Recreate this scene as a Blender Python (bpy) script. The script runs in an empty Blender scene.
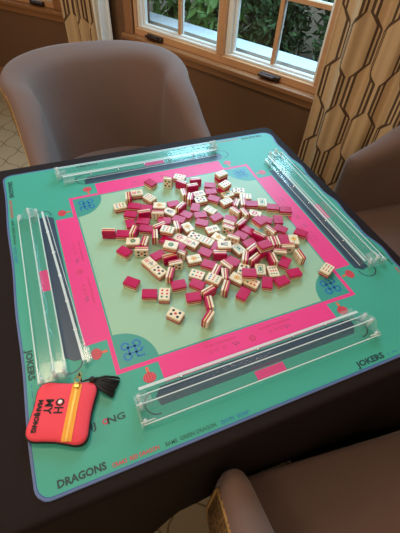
import bpy, bmesh, math, random
from mathutils import Vector, Matrix
from math import sin, cos, pi, radians
S = bpy.context.scene
C = S.collection
random.seed(7)
# ------------------------------------------------------------------ camera
cam_d = bpy.data.cameras.new('camera'); cam = bpy.data.objects.new('camera', cam_d); C.objects.link(cam)
cam_d.sensor_fit = 'HORIZONTAL'; cam_d.sensor_width = 36.0; cam_d.lens = 370.865 / 400 * 36
cam_d.clip_start = .02; cam_d.clip_end = 200
cam.rotation_mode = 'XYZ'; cam.rotation_euler = (0.724235, -0.0487734, -0.384934)
cam.location = (-0.256099, -0.561233, 1.363125)
S.camera = cam
# ------------------------------------------------------------------ world, light, exposure
S.view_settings.view_transform = 'Standard'; S.view_settings.look = 'None'
S.view_settings.exposure = 0.0; S.view_settings.gamma = 1.0; S.view_settings.use_curve_mapping = False
w = bpy.data.worlds.new('sky'); S.world = w; w.use_nodes = True
nt = w.node_tree; bg = nt.nodes['Background']
bg.inputs[0].default_value = (.78, .90, 1.0, 1); bg.inputs[1].default_value = 2.6
def area(name, loc, target, size, size_y, energy, color):
    l = bpy.data.lights.new(name, 'AREA'); l.shape = 'RECTANGLE'; l.size = size; l.size_y = size_y
    l.energy = energy; l.color = color
    o = bpy.data.objects.new(name, l); C.objects.link(o); o.location = loc
    o.rotation_euler = (Vector(target) - Vector(loc)).to_track_quat('-Z', 'Y').to_euler()
    return o
# daylight entering by the tall windows of the window wall (above the photo's frame)
area('window_daylight', (.95, 1.25, 1.75), (.1, -.2, .7), 1.2, 1.1, 60, (.42, .74, 1.0))
area('warm_side_fill', (-2.35, .3, 1.7), (0, 0, .7), 1.6, 1.2, 24, (1.0, .84, .66))  # unseen warm light added from the left to warm that side
# warm ceiling lamps
area('ceiling_lamp_light', (-.55, .6, 2.5), (-.5, .3, 0), .5, .5, 12, (1.0, .80, .55))
area('ceiling_lamp_light.001', (.6, -1.3, 2.5), (.3, -.8, 0), .5, .5, 10, (1.0, .82, .6))
area('ceiling_lamp_light.002', (-.9, -1.2, 2.5), (-.5, -.6, 0), .4, .4, 8, (1.0, .82, .6))
S.cycles.transparent_max_bounces = 32
# ------------------------------------------------------------------ helpers
def tag(o, label=None, cat=None, group=None, kind=None):
    if label: o['label'] = label
    if cat: o['category'] = cat
    if group: o['group'] = group
    if kind: o['kind'] = kind
    return o
def thing(name, label, cat, loc=(0, 0, 0), rz=0, group=None):
    o = bpy.data.objects.new(name, None); C.objects.link(o); o.empty_display_size = .05
    o.location = loc; o.rotation_euler = (0, 0, rz)
    return tag(o, label, cat, group)
def obj(name, bm, mats, parent=None, smooth=False, recalc=True):
    if recalc: bmesh.ops.recalc_face_normals(bm, faces=bm.faces)
    me = bpy.data.meshes.new(name); bm.to_mesh(me); bm.free()
    for m in (mats if isinstance(mats, (list, tuple)) else [mats]): me.materials.append(m)
    if smooth:
        for p in me.polygons: p.use_smooth = True
    o = bpy.data.objects.new(name, me); C.objects.link(o)
    if parent: o.parent = parent
    return o
def struct(name, bm, mats, parent=None, **k):
    o = obj(name, bm, mats, parent, **k)
    if not parent: o['kind'] = 'structure'
    return o
def bevel(o, w=.003, seg=2, angle=40):
    m = o.modifiers.new('bevel', 'BEVEL'); m.width = w; m.segments = seg; m.limit_method = 'ANGLE'; m.angle_limit = radians(angle)
    return o
def subsurf(o, n=1):
    m = o.modifiers.new('sub', 'SUBSURF'); m.levels = n; m.render_levels = n; return o
def box(bm, lo, hi, mat=0, M=None):
    vs = [bm.verts.new(Vector((x, y, z))) for x in (lo[0], hi[0]) for y in (lo[1], hi[1]) for z in (lo[2], hi[2])]
    if M is not None:
        for v in vs: v.co = M @ v.co
    for q in ((0,1,3,2),(4,6,7,5),(0,4,5,1),(2,3,7,6),(0,2,6,4),(1,5,7,3)):
        f = bm.faces.new([vs[i] for i in q]); f.material_index = mat
    return vs
def prism(bm, pts, z0, z1, mat=0, M=None):
    lo = [bm.verts.new(Vector((p[0], p[1], z0))) for p in pts]; hi = [bm.verts.new(Vector((p[0], p[1], z1))) for p in pts]
    if M is not None:
        for v in lo + hi: v.co = M @ v.co
    n = len(pts)
    bm.faces.new(lo[::-1]).material_index = mat; bm.faces.new(hi).material_index = mat
    for i in range(n): bm.faces.new((lo[i], lo[(i+1) % n], hi[(i+1) % n], hi[i])).material_index = mat
def poly(bm, pts, z, mat=0, M=None):
    vs = [bm.verts.new(Vector((p[0], p[1], z))) for p in pts]
    if M is not None:
        for v in vs: v.co = M @ v.co
    f = bm.faces.new(vs); f.material_index = mat; return f
def tube(bm, path, r, n=8, closed=False, mat=0):
    path = [Vector(p) for p in path]; rings = []
    up = Vector((0, 0, 1)); N = len(path)
    rr = r if isinstance(r, (list, tuple)) else [r]*N
    for i, p in enumerate(path):
        a = path[(i-1) % N] if (closed or i > 0) else p; b = path[(i+1) % N] if (closed or i < N-1) else p
        t = (b-a).normalized()
        s = t.cross(up) if abs(t.z) < .95 else t.cross(Vector((1, 0, 0)))
        s.normalize(); q = s.cross(t)
        rings.append([bm.verts.new(p + rr[i]*(s*cos(2*pi*k/n) + q*sin(2*pi*k/n))) for k in range(n)])
    for i in range(N if closed else N-1):
        A, B = rings[i], rings[(i+1) % N]
        for k in range(n): bm.faces.new((A[k], A[(k+1) % n], B[(k+1) % n], B[k])).material_index = mat
    if not closed:
        bm.faces.new(rings[0][::-1]).material_index = mat; bm.faces.new(rings[-1]).material_index = mat
def ribbon(bm, path, wd, z, mat=0, closed=False, M=None):
    P = [Vector((p[0], p[1])) for p in path]; N = len(P); L = []
    for i, p in enumerate(P):
        a = P[(i-1) % N] if (closed or i > 0) else p; b = P[(i+1) % N] if (closed or i < N-1) else p
        t = (b-a).normalized(); nn = Vector((-t.y, t.x))*wd/2
        vv = [bm.verts.new(Vector((*(p+nn), z))), bm.verts.new(Vector((*(p-nn), z)))]
        if M is not None:
            for v in vv: v.co = M @ v.co
        L.append(vv)
    for i in range(N if closed else N-1):
        A, B = L[i], L[(i+1) % N]
        bm.faces.new((A[0], A[1], B[1], B[0])).material_index = mat
def arc(cx, cy, r, a0, a1, n=12, ry=None):
    return [(cx + r*cos(radians(a0+(a1-a0)*i/n)), cy + (ry or r)*sin(radians(a0+(a1-a0)*i/n))) for i in range(n+1)]
def rrect(x0, y0, x1, y1, r, n=6):
    return (arc(x1-r, y1-r, r, 0, 90, n) + arc(x0+r, y1-r, r, 90, 180, n) + arc(x0+r, y0+r, r, 180, 270, n) + arc(x1-r, y0+r, r, 270, 360, n))
# ------------------------------------------------------------------ materials
def mat(name, col, rough=.6, metal=0, spec=.5, sheen=0, bump=0, bscale=200, coat=0, var=0, vscale=8, emit=None, contrast=1):
    m = bpy.data.materials.new(name); m.use_nodes = True; n = m.node_tree.nodes; l = m.node_tree.links
    b = n['Principled BSDF']; b.inputs['Base Color'].default_value = (*col, 1); b.inputs['Roughness'].default_value = rough
    b.inputs['Metallic'].default_value = metal; b.inputs['Specular IOR Level'].default_value = spec
    b.inputs['Sheen Weight'].default_value = sheen; b.inputs['Coat Weight'].default_value = coat
    if emit: b.inputs['Emission Color'].default_value = (*col, 1); b.inputs['Emission Strength'].default_value = emit
    tc = n.new('ShaderNodeTexCoord')
    if var:
        t = n.new('ShaderNodeTexNoise'); t.inputs['Scale'].default_value = vscale; t.inputs['Detail'].default_value = 4
        l.new(tc.outputs['Object'], t.inputs['Vector'])
        mx = n.new('ShaderNodeMix'); mx.data_type = 'RGBA'
        mx.inputs[6].default_value = (*[c*(1-var) for c in col], 1); mx.inputs[7].default_value = (*[min(1, c*(1+var)) for c in col], 1)
        q = n.new('ShaderNodeMath'); q.operation = 'MULTIPLY_ADD'; q.use_clamp = True; q.inputs[1].default_value = contrast; q.inputs[2].default_value = .5-.5*contrast
        l.new(t.outputs['Fac'], q.inputs[0]); l.new(q.outputs[0], mx.inputs[0]); l.new(mx.outputs[2], b.inputs['Base Color'])
    if bump:
        t = n.new('ShaderNodeTexNoise'); t.inputs['Scale'].default_value = bscale; t.inputs['Detail'].default_value = 3
        l.new(tc.outputs['Object'], t.inputs['Vector'])
        bp = n.new('ShaderNodeBump'); bp.inputs['Strength'].default_value = bump; bp.inputs['Distance'].default_value = .002
        l.new(t.outputs['Fac'], bp.inputs['Height']); l.new(bp.outputs['Normal'], b.inputs['Normal'])
    return m
def wood(name, c1, c2, rough=.45, scale=6):
    m = mat(name, c1, rough); n = m.node_tree.nodes; l = m.node_tree.links; b = n['Principled BSDF']
    tc = n.new('ShaderNodeTexCoord'); mp = n.new('ShaderNodeMapping'); mp.inputs['Scale'].default_value = (1, 1, 8)
    t = n.new('ShaderNodeTexNoise'); t.inputs['Scale'].default_value = scale; t.inputs['Detail'].default_value = 6
    mx = n.new('ShaderNodeMix'); mx.data_type = 'RGBA'; mx.inputs[6].default_value = (*c1, 1); mx.inputs[7].default_value = (*c2, 1)
    l.new(tc.outputs['Object'], mp.inputs[0]); l.new(mp.outputs[0], t.inputs['Vector']); l.new(t.outputs['Fac'], mx.inputs[0]); l.new(mx.outputs[2], b.inputs['Base Color'])
    return m
def acrylic(name, tint=(.93, .97, .97), dens=.0, rough=.04, edge=False):
    m = bpy.data.materials.new(name); m.use_nodes = True; n = m.node_tree.nodes; l = m.node_tree.links; n.clear()
    out = n.new('ShaderNodeOutputMaterial'); tr = n.new('ShaderNodeBsdfTransparent'); tr.inputs[0].default_value = (*tint, 1)
    gl = n.new('ShaderNodeBsdfGlossy'); gl.inputs['Roughness'].default_value = rough; gl.inputs[0].default_value = (1, 1, 1, 1)
    fr = n.new('ShaderNodeFresnel'); fr.inputs[0].default_value = 1.5
    ge = n.new('ShaderNodeNewGeometry'); sb = n.new('ShaderNodeMath'); sb.operation = 'SUBTRACT'; sb.inputs[0].default_value = 1; l.new(ge.outputs['Backfacing'], sb.inputs[1])
    mu = n.new('ShaderNodeMath'); mu.operation = 'MULTIPLY'; l.new(fr.outputs[0], mu.inputs[0]); l.new(sb.outputs[0], mu.inputs[1]); fr = mu
    mx = n.new('ShaderNodeMixShader'); l.new(fr.outputs[0], mx.inputs[0]); l.new(tr.outputs[0], mx.inputs[1]); l.new(gl.outputs[0], mx.inputs[2])
    last = mx
    if dens:
        df = n.new('ShaderNodeBsdfDiffuse'); df.inputs[0].default_value = (.85, .93, .93, 1)
        m2 = n.new('ShaderNodeMixShader'); m2.inputs[0].default_value = dens; l.new(mx.outputs[0], m2.inputs[1]); l.new(df.outputs[0], m2.inputs[2]); last = m2
    l.new(last.outputs[0], out.inputs[0]); return m
# math-node helper for procedural line patterns
class NM:
    def __init__(s, m): s.n = m.node_tree.nodes; s.l = m.node_tree.links
    def f(s, op, a, b=None, c=None):
        q = s.n.new('ShaderNodeMath'); q.operation = op
        for i, x in enumerate((a, b, c)):
            if x is None: continue
            if isinstance(x, (int, float)): q.inputs[i].default_value = x
            else: s.l.new(x, q.inputs[i])
        return q.outputs[0]
def trellis(name, base, line, cell, lw, rough=.85, uv=False, inner=.0, elong=.5, bump=.3):
    """interlocking elongated hexagons: two staggered lattices, line where their distances are equal"""
    m = mat(name, base, rough, spec=.2); k = NM(m); n, l = k.n, k.l; b = n['Principled BSDF']
    tc = n.new('ShaderNodeTexCoord'); sp = n.new('ShaderNodeSeparateXYZ'); l.new(tc.outputs['UV' if uv else 'Object'], sp.inputs[0])
    x = k.f('DIVIDE', sp.outputs[0], cell[0]); y = k.f('DIVIDE', sp.outputs[1], cell[1])
    def hexd(ox, oy):
        fx = k.f('ABSOLUTE', k.f('SUBTRACT', k.f('FRACT', k.f('ADD', x, ox)), .5)); fy = k.f('ABSOLUTE', k.f('SUBTRACT', k.f('FRACT', k.f('ADD', y, oy)), .5))
        return k.f('MAXIMUM', k.f('MULTIPLY', fx, 2.0), k.f('ADD', k.f('MULTIPLY', fx, elong*2), k.f('MULTIPLY', fy, 2.0)))
    a = hexd(0, 0); c = hexd(.5, .5)
    d = k.f('ABSOLUTE', k.f('SUBTRACT', a, c))
    mn = k.f('MINIMUM', a, c)
    fac = k.f('LESS_THAN', d, lw)
    if inner:
        d2 = k.f('ABSOLUTE', k.f('SUBTRACT', mn, inner)); fac = k.f('MAXIMUM', fac, k.f('LESS_THAN', d2, lw*.45))
    mx = n.new('ShaderNodeMix'); mx.data_type = 'RGBA'; l.new(fac, mx.inputs[0]); mx.inputs[6].default_value = (*base, 1); mx.inputs[7].default_value = (*line, 1)
    l.new(mx.outputs[2], b.inputs['Base Color'])
    if bump:
        bp = n.new('ShaderNodeBump'); bp.inputs['Strength'].default_value = bump; bp.inputs['Distance'].default_value = .003; bp.invert = True
        l.new(fac, bp.inputs['Height']); l.new(bp.outputs['Normal'], b.inputs['Normal'])
    return m

def links(name, base, line, cell, lw, rough=.85):
    """columns of wide hexagons joined by narrow links, neighbouring columns offset by half a repeat"""
    m = mat(name, base, rough, spec=.2); k = NM(m); n, l = k.n, k.l; b = n['Principled BSDF']
    tc = n.new('ShaderNodeTexCoord'); sp = n.new('ShaderNodeSeparateXYZ'); l.new(tc.outputs['UV'], sp.inputs[0])
    x = k.f('DIVIDE', sp.outputs[0], cell[0]); y = k.f('DIVIDE', sp.outputs[1], cell[1])
    def col(o):
        px = k.f('ABSOLUTE', k.f('SUBTRACT', k.f('FRACT', k.f('ADD', x, o)), .5))
        t = k.f('MULTIPLY', k.f('ABSOLUTE', k.f('SUBTRACT', k.f('FRACT', k.f('ADD', y, o)), .5)), 2.0)
        q = k.f('MINIMUM', k.f('MAXIMUM', k.f('DIVIDE', k.f('SUBTRACT', t, .34), .24), 0.0), 1.0)
        hh = k.f('ADD', k.f('MULTIPLY', q, .235), .075)
        return k.f('ABSOLUTE', k.f('SUBTRACT', px, hh)), q
    a, qa = col(0); c, qc = col(.5)
    fac = k.f('MAXIMUM', k.f('LESS_THAN', a, k.f('MULTIPLY', lw, 1.0)), k.f('LESS_THAN', c, lw))
    mx = n.new('ShaderNodeMix'); mx.data_type = 'RGBA'; l.new(fac, mx.inputs[0]); mx.inputs[6].default_value = (*base, 1); mx.inputs[7].default_value = (*line, 1)
    l.new(mx.outputs[2], b.inputs['Base Color'])
    return m
M_wall = mat('wall_paint', (.17, .085, .045), .75, spec=.25, var=.08, vscale=3)
M_wood = wood('honey_oak', (.66, .36, .18), (.52, .26, .12), .4)
M_sillwood = wood('sill_oak', (.36, .155, .06), (.26, .11, .04), .4)
M_white = mat('white_frame', (.80, .79, .76), .4)
M_bronze = mat('dark_bronze', (.06, .035, .03), .35, metal=.6)
M_glass = acrylic('window_glass', (.97, .99, .99), 0, .0)
M_ceil = mat('ceiling_paint', (.80, .74, .66), .9)
M_room = mat('room_paint', (.55, .42, .30), .85)
M_carpet = trellis('trellis_carpet', (.42, .33, .21), (.22, .15, .08), (.16, .22), .07, .95, elong=.6, bump=.6)
M_curtain = links('hexagon_curtain', (.60, .41, .235), (.11, .065, .04), (.165, .35), .034)
M_lining = mat('curtain_lining', (.82, .80, .76), .9)
M_taupe = mat('taupe_velvet', (.150, .088, .070), .75, spec=.2, sheen=.15, bump=.15, bscale=500, var=.10, vscale=5)
M_gold_fab = mat('bronze_tweed', (.30, .17, .07), .45, metal=.45, bump=1.0, bscale=300, var=.85, vscale=190, contrast=5)
M_welt = mat('gold_welt', (.55, .33, .12), .35, metal=.6, bump=.6, bscale=300)
M_legs = mat('dark_wood_leg', (.05, .03, .02), .4)
M_cloth = mat('black_tablecloth', (.013, .0065, .0065), .75, spec=.18, bump=.25, bscale=150)
M_tabletop = mat('table_board', (.12, .07, .04), .5)
M_metal = mat('table_leg_metal', (.15, .15, .15), .4, metal=.8)
M_teal = mat('mat_teal', (.058, .360, .270), .42, spec=.32, bump=.05, bscale=900)
M_pale = mat('mat_pale_green', (.33, .53, .37), .42, spec=.32, bump=.05, bscale=900)
M_pink = mat('mat_pink', (.80, .052, .240), .42, spec=.32, bump=.05, bscale=900)
M_rim = mat('mat_blue_rim', (.10, .15, .32), .5)
M_rimline = mat('mat_blue_line', (.03, .08, .28), .5)
M_fan = mat('mat_deep_teal', (.045, .30, .245), .42)
M_knot = mat('mat_blue', (.015, .16, .42), .42)
M_navy = mat('mat_slate', (.030, .060, .105), .42)
M_orn = mat('mat_crimson', (.52, .035, .09), .42)
M_orange = mat('mat_orange', (.75, .12, .05), .42)
M_ink = mat('mat_dark_ink', (.012, .055, .06), .5)
M_inkred = mat('mat_red_ink', (.55, .06, .07), .5)
M_inkgreen = mat('mat_green_ink', (.02, .14, .09), .5)
M_inkblue = mat('mat_blue_ink', (.02, .18, .38), .5)
M_tback = mat('tile_magenta', (.50, .005, .085), .32, spec=.3)
M_tcream = mat('tile_cream', (.84, .72, .52), .3, spec=.4)
M_tpink = mat('tile_inner_red', (.36, .02, .06), .25)
M_tgold = mat('tile_butter', (.80, .58, .26), .25)
M_black = mat('tile_black', (.02, .02, .02), .4)
M_red = mat('tile_red', (.62, .03, .05), .4)
M_green = mat('tile_green', (.03, .20, .10), .4)
M_yel = mat('tile_yellow', (.75, .45, .06), .4)
M_coral = mat('pouch_coral', (.88, .075, .11), .7, spec=.25, bump=.1, bscale=900, var=.03)
M_pblack = mat('pouch_black', (.012, .010, .010), .7)
M_zip = mat('zip_tape', (.90, .36, .03), .6)
M_gold = mat('zip_gold', (.62, .40, .12), .4, metal=1)
M_acr = acrylic('clear_acrylic', (.975, .985, .985), .012, .14)
M_acredge = acrylic('acrylic_edge_glint', (.95, .98, .98), .50, .2)  # white mixed into the clear edge as a painted highlight
M_cap = acrylic('acrylic_end', (.965, .985, .985), .10, .16)
M_rod = mat('rack_metal', (.75, .75, .75), .25, metal=1)
M_leaf = mat('shrub_leaf', (.055, .11, .035), .5, var=.5, vscale=5)
M_leaf2 = mat('light_leaf', (.20, .38, .12), .45, var=.3, vscale=12)
M_bark = mat('shrub_bark', (.08, .055, .04), .9)
M_soil = mat('garden_soil', (.10, .09, .06), .95, var=.4, vscale=14)
M_patio = mat('patio_stone', (.62, .68, .74), .8, var=.06, vscale=10)

# ------------------------------------------------------------------ room
A = Vector((.355, 1.881, 0)); D = Vector((.508, -.861, 0)).normalized(); N = Vector((D.y, -D.x, 0))   # N points out of ... checked below
if N.dot(Vector((1, 1, 0))) < 0: N = -N                                  # N: towards the garden
K = A - D*.56                                                             # kink of the bay, behind the left curtain
D2 = Vector((-.687, .727, 0)).normalized(); N2 = Vector((-D2.y, D2.x, 0))
if N2.dot(Vector((1, 1, 0))) < 0: N2 = -N2
def frame(o, d, n):     # local x along wall, local y outwards, local z up
    m = Matrix.Identity(4); m.col[0] = (*d, 0); m.col[1] = (*n, 0); m.col[2] = (0, 0, 1, 0); m.col[3] = (o.x, o.y, 0, 1); return m
F1 = frame(A, D, N); F2 = frame(K, D2, N2)
bm = bmesh.new(); box(bm, (-4.2, -4.2, -.05), (5.5, 5.5, 0)); struct('floor', bm, M_carpet)
bm = bmesh.new(); box(bm, (-3.4, -3.4, 2.62), (3.6, 5.3, 2.72)); struct('ceiling', bm, M_ceil)
ZS, ZT = .60, 2.05
s_end = 2.9; u_end = 2.9
def wall_open(name, F, x0, x1, wx0, wx1, z0=ZS, z1=ZT):
    bm = bmesh.new()
    box(bm, (x0, 0, 0), (x1, .14, z0), M=F); box(bm, (x0, 0, z1), (x1, .14, 2.62), M=F)
    box(bm, (x0, 0, z0), (wx0, .14, z1), M=F); box(bm, (wx1, 0, z0), (x1, .14, z1), M=F)
    return struct(name, bm, M_wall)
wall_open('wall_window', F1, -.56, s_end, -.005, 1.19)
wall_open('wall_bay', F2, .0, u_end, .13, 1.6)
# remaining sides of the room, out of the photo
E1 = A + D*s_end; E2 = K + D2*u_end
def wall_between(name, p, q, out):
    d = (q-p); L = d.length; d.normalize(); n = Vector((-d.y, d.x, 0))
    if n.dot(out) < 0: n = -n
    bm = bmesh.new(); box(bm, (0, 0, 0), (L, .12, 2.62), M=frame(p, d, n)); struct(name, bm, M_room)
P3 = Vector((E1.x, -3.2, 0)); P4 = Vector((-3.2, -3.2, 0)); P5 = Vector((-3.2, E2.y, 0))
wall_between('wall_right', E1, P3, Vector((1, 0, 0))); wall_between('wall_back', P3, P4, Vector((0, -1, 0)))
wall_between('wall_left', P4, P5, Vector((-1, 0, 0))); wall_between('wall_far', P5, E2, Vector((0, 1, 0)))
# baseboards
for nm, F, x0, x1 in (('baseboard_window', F1, -.54, s_end), ('baseboard_bay', F2, .01, u_end)):
    bm = bmesh.new(); box(bm, (x0, -.015, 0), (x1, 0, .12), M=F); bevel(struct(nm, bm, M_sillwood), .004)
def sill(name, F, x0, x1):
    bm = bmesh.new()
    box(bm, (x0, -.018, ZS-.055), (x1, 0, ZS-.012), M=F)                  # apron
    box(bm, (x0-.01, -.045, ZS-.012), (x1+.01, .03, ZS+.012), M=F)          # stool
    return bevel(struct(name, bm, M_sillwood), .005)
sill('trim_1', F1, -.06, 1.26); sill('trim_2', F2, .05, 1.66)
def side_trim(name, F, xs):
    bm = bmesh.new()
    for x0, x1 in xs: box(bm, (x0, -.02, ZS+.012), (x1, 0, ZT+.06), M=F)
    box(bm, (xs[0][0], -.02, ZT), (xs[-1][1], -.0, ZT+.06), M=F)
    return bevel(struct(name, bm, M_sillwood), .004)
side_trim('trim_3', F1, ((-.06, -.005), (1.19, 1.25))); side_trim('trim_4', F2, ((.06, .13), (1.6, 1.66)))
def casement(name, F, x0, x1, mull=(.5,), crank=True):
    root = bpy.data.objects.new(name, None); C.objects.link(root); root['kind'] = 'structure'
    z0, z1 = ZS+.012, ZT
    bm = bmesh.new(); t = .04
    for lo, hi in (((x0, .0, z0), (x1, .09, z0+.035)), ((x0, .0, z1-t), (x1, .09, z1)), ((x0, .0, z0+.035), (x0+.012, .09, z1-t)), ((x1-.03, .0, z0+.035), (x1, .09, z1-t))):
        box(bm, lo, hi, M=F)
    bevel(obj('window_frame', bm, M_wood, root), .003)
    bm = bmesh.new(); a0, a1 = x0+.012, x1-.03; b0 = z0+.035; b1 = z1-t; sw = .030
    for lo, hi in (((a0, .02, b0), (a1, .075, b0+.012)), ((a0, .02, b1-sw), (a1, .075, b1)), ((a0, .02, b0+.012), (a0+sw, .075, b1-sw)), ((a1-.016, .02, b0+.012), (a1, .075, b1-sw))):
        box(bm, lo, hi, M=F)
    # stepped inner lip
    for lo, hi in (((a0+sw, .035, b0+.012), (a0+sw+.014, .06, b1-sw)), ((a0+sw, .035, b0+.012), (a1-.016, .06, b0+.022))): box(bm, lo, hi, M=F)
    bevel(obj('sash', bm, M_white, root), .003)
    gx0, gx1 = a0+sw, a1-.016; gm = (gx0+gx1)/2 + .005
    bm = bmesh.new(); box(bm, (gx0, .048, b0+.012), (gx1, .052, b1-sw), M=F); obj('pane', bm, M_glass, root)
    for nm_, mt, y0, y1, h in (('muntin', M_white, .052, .064, .011), ('muntin', M_wood, .034, .048, .009)):
        bm = bmesh.new(); box(bm, (gm-h, y0, b0+.022), (gm+h, y1, b1-sw), M=F)
        for zz in (.945, 1.31, 1.67): box(bm, (gx0, y0+.001, zz-h), (gx1, y1-.001, zz+h), M=F)
        obj(nm_, bm, mt, root)
    if crank is not None:
        cx = crank
        bm = bmesh.new(); box(bm, (cx-.055, -.022, z0+.004), (cx+.055, .0, z0+.030), M=F)
        box(bm, (cx-.06, -.034, z0+.012), (cx+.03, -.022, z0+.026), M=F)
        cr = bevel(obj('crank_handle', bm, M_bronze, root), .006); cr['label'] = 'dark bronze casement crank'
    return root
casement('window_1', F1, .0, .62, crank=.17); casement('window_2', F1, .62, 1.185, crank=.93)
casement('window_3', F2, .14, .87, crank=.27); casement('window_4', F2, .87, 1.59, crank=None)

# ------------------------------------------------------------------ curtains
def curtain(name, label, F, x0, x1, z0, z1, amp, waves, off, mt, gather=0, lining=None):
    root = thing(name, label, 'curtain', F @ Vector(((x0+x1)/2, off, 0)))
    inv = Matrix.Translation(-root.location)
    def sheet(nm, yoff, m, a0, a1, ph=0):
        bm = bmesh.new(); nu, nv = 120, 16; g = []; uvl = bm.loops.layers.uv.new('UVMap'); arcs = []
        acc = 0; prev = None
        for i in range(nu+1):
            s = i/nu; x = a0+(a1-a0)*s; y = off+yoff+amp*(sin(2*pi*waves*s+ph) + .35*sin(2*pi*waves*2.3*s+1))
            if prev: acc += math.hypot(x-prev[0], y-prev[1])
            prev = (x, y); col = []
            for j in range(nv+1):
                t = j/nv; z = z0+(z1-z0)*t
                yy = y + .010*sin(6*t+i*.11); xx = x - gather*(x-(a0+a1)/2)*(1-t)*.3
                col.append((inv @ (F @ Vector((xx, yy, z))), acc, z))
            g.append([(bm.verts.new(c[0]), c[1], c[2]) for c in col])
        for i in range(nu):
            for j in range(nv):
                q = (g[i][j], g[i+1][j], g[i+1][j+1], g[i][j+1]); f = bm.faces.new([e[0] for e in q])
                for lp, e in zip(f.loops, q): lp[uvl].uv = (e[1], e[2])
        o = obj(nm, bm, m, root, smooth=True, recalc=False)
        so = o.modifiers.new('thick', 'SOLIDIFY'); so.thickness = .003
        return o
    sheet('panel', 0, mt, x0, x1)
    if lining: sheet('lining', .0, M_lining, lining[0], lining[1], 2)
    # rod and rings up by the ceiling
    bm = bmesh.new(); tube(bm, [inv @ (F @ Vector((x0-.08, off, z1+.03))), inv @ (F @ Vector((x1+.08, off, z1+.03)))], .012, 10)
    obj('rod', bm, M_bronze, root, smooth=True)
    bm = bmesh.new()
    for i in range(7):
        c = inv @ (F @ Vector((x0+(x1-x0)*(i+.5)/7, off, z1+.012))); dd = (F.to_3x3() @ Vector((0, 1, 0)))
        tube(bm, [c + (dd*cos(a)+Vector((0, 0, 1))*sin(a))*.02 for a in [2*pi*k/12 for k in range(12)]], .003, 6, closed=True)
    obj('rings', bm, M_bronze, root, smooth=True)
    return root
curtain('curtain', 'beige curtain with dark elongated hexagon pattern hanging beside the right-hand chair', F1, 1.20, 1.74, .01, 2.3, .024, 4, -.08, M_curtain)
curtain('curtain', 'beige patterned curtain with white lining edge, hanging behind the far chair', frame(K+D*.02, D, N), -.02, .30, .01, 2.3, .026, 3, -.085, M_curtain, lining=(.32, .40))
curtain('curtain', 'beige patterned curtain, only a sliver seen at the left edge', F2, .95, 1.35, .01, 2.3, .03, 4, -.09, M_curtain)

# ------------------------------------------------------------------ garden
bm = bmesh.new(); box(bm, (-6, .16, .2), (8, 9, .30), M=F1); struct('garden_ground', bm, M_soil)
def shrub(name, label, F, cx, cy, rx, ry, z0, z1, n, mt, size, seed):
    rnd = random.Random(seed)
    base = F @ Vector((cx, cy, z0)); root = thing(name, label, 'shrub', base, group='shrubs outside the windows')
    R3 = F.to_3x3(); bm = bmesh.new()
    for i in range(n):
        a = rnd.random()*2*pi; r = rnd.random()**.4; zz = rnd.random(); ww = sin(pi*min(.97, zz*.7+.26))**.4
        p = R3 @ Vector((cx*0+rx*r*cos(a)*ww, ry*r*sin(a)*ww, 0)) + Vector((0, 0, (z1-z0)*zz))
        t = Vector((rnd.gauss(0, 1), rnd.gauss(0, 1), rnd.gauss(0, 1)-.2)).normalized(); s = t.cross(Vector((rnd.gauss(0, 1), rnd.gauss(0, 1), rnd.gauss(0, 1)))).normalized()
        L = size*rnd.uniform(.6, 1.3); W_ = L*.34
        vs = [bm.verts.new(p), bm.verts.new(p+t*L*.5+s*W_*.5), bm.verts.new(p+t*L), bm.verts.new(p+t*L*.5-s*W_*.5)]
        bm.faces.new(vs)
    obj('foliage', bm, mt, root, recalc=False)
    bm = bmesh.new()
    for i in range(5):
        a = i*1.3; tube(bm, [(0.02*cos(a), .02*sin(a), 0), (rx*.3*cos(a), ry*.3*sin(a), (z1-z0)*.4), (rx*.55*cos(a), ry*.55*sin(a), (z1-z0)*.75)], [.014, .010, .005], 6)
    obj('stem', bm, M_bark, root, smooth=True)
    return root
sh = [('pale green leafy bush outside, left of the middle window', -.22, .62, .20, .22, 2.2, M_leaf2, .10, 1500),
      ('bright long-leaved bush right outside the middle window', .20, .58, .14, .17, 1.9, M_leaf2, .12, 1300),
      ('dark shrub behind the right pane of the middle window', .62, .66, .18, .24, 2.4, M_leaf, .055, 5200),
      ('dark dense shrub behind the left half of the right window', 1.06, .66, .19, .24, 2.4, M_leaf, .05, 5200),
      ('dense shrub behind the right half of the right window', 1.50, .66, .19, .24, 2.4, M_leaf, .055, 5200),
      ('outermost dense shrub at the garden\'s right side', 1.96, .68, .23, .24, 2.4, M_leaf, .055, 3500),
      ('big tree-high bush in the second garden row, left', .1, 1.35, .34, .32, 2.9, M_leaf, .09, 7500),
      ('big tree-high bush in the second garden row, middle', .95, 1.35, .34, .32, 2.9, M_leaf, .09, 7500),
      ('big tree-high bush in the second garden row, right', 1.8, 1.35, .34, .32, 2.9, M_leaf, .09, 7500)]
for i, (lb, cx, cy, rx, ry, h, m_, sz, n) in enumerate(sh): shrub('shrub', lb, F1, cx, cy, rx, ry, .30, h, n, m_, sz, i)
bm = bmesh.new(); box(bm, (-.56, .14, .55), (2.6, .27, .655), M=F1); struct('garden_ledge', bm, M_patio)
bm = bmesh.new(); box(bm, (0.02, .14, .55), (2.6, .30, .64), M=F2); struct('garden_ledge', bm, M_patio)

# ------------------------------------------------------------------ table and cloth
TH = .437; TY = .008; TX = -.020; TW2 = .456
t = thing('card_table', 'square card table hidden under a black tablecloth', 'table', (TX, TY, 0))
bm = bmesh.new(); box(bm, (-.425, -.425, .715), (.425, .425, .745)); bevel(obj('tabletop', bm, M_tabletop, t), .004)
for sx in (-1, 1):
    for sy in (-1, 1):
        bm = bmesh.new(); tube(bm, [(sx*.36, sy*.36, .715), (sx*.37, sy*.37, 0)], [.016, .013], 10); obj('leg', bm, M_metal, t, smooth=True)
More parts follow.
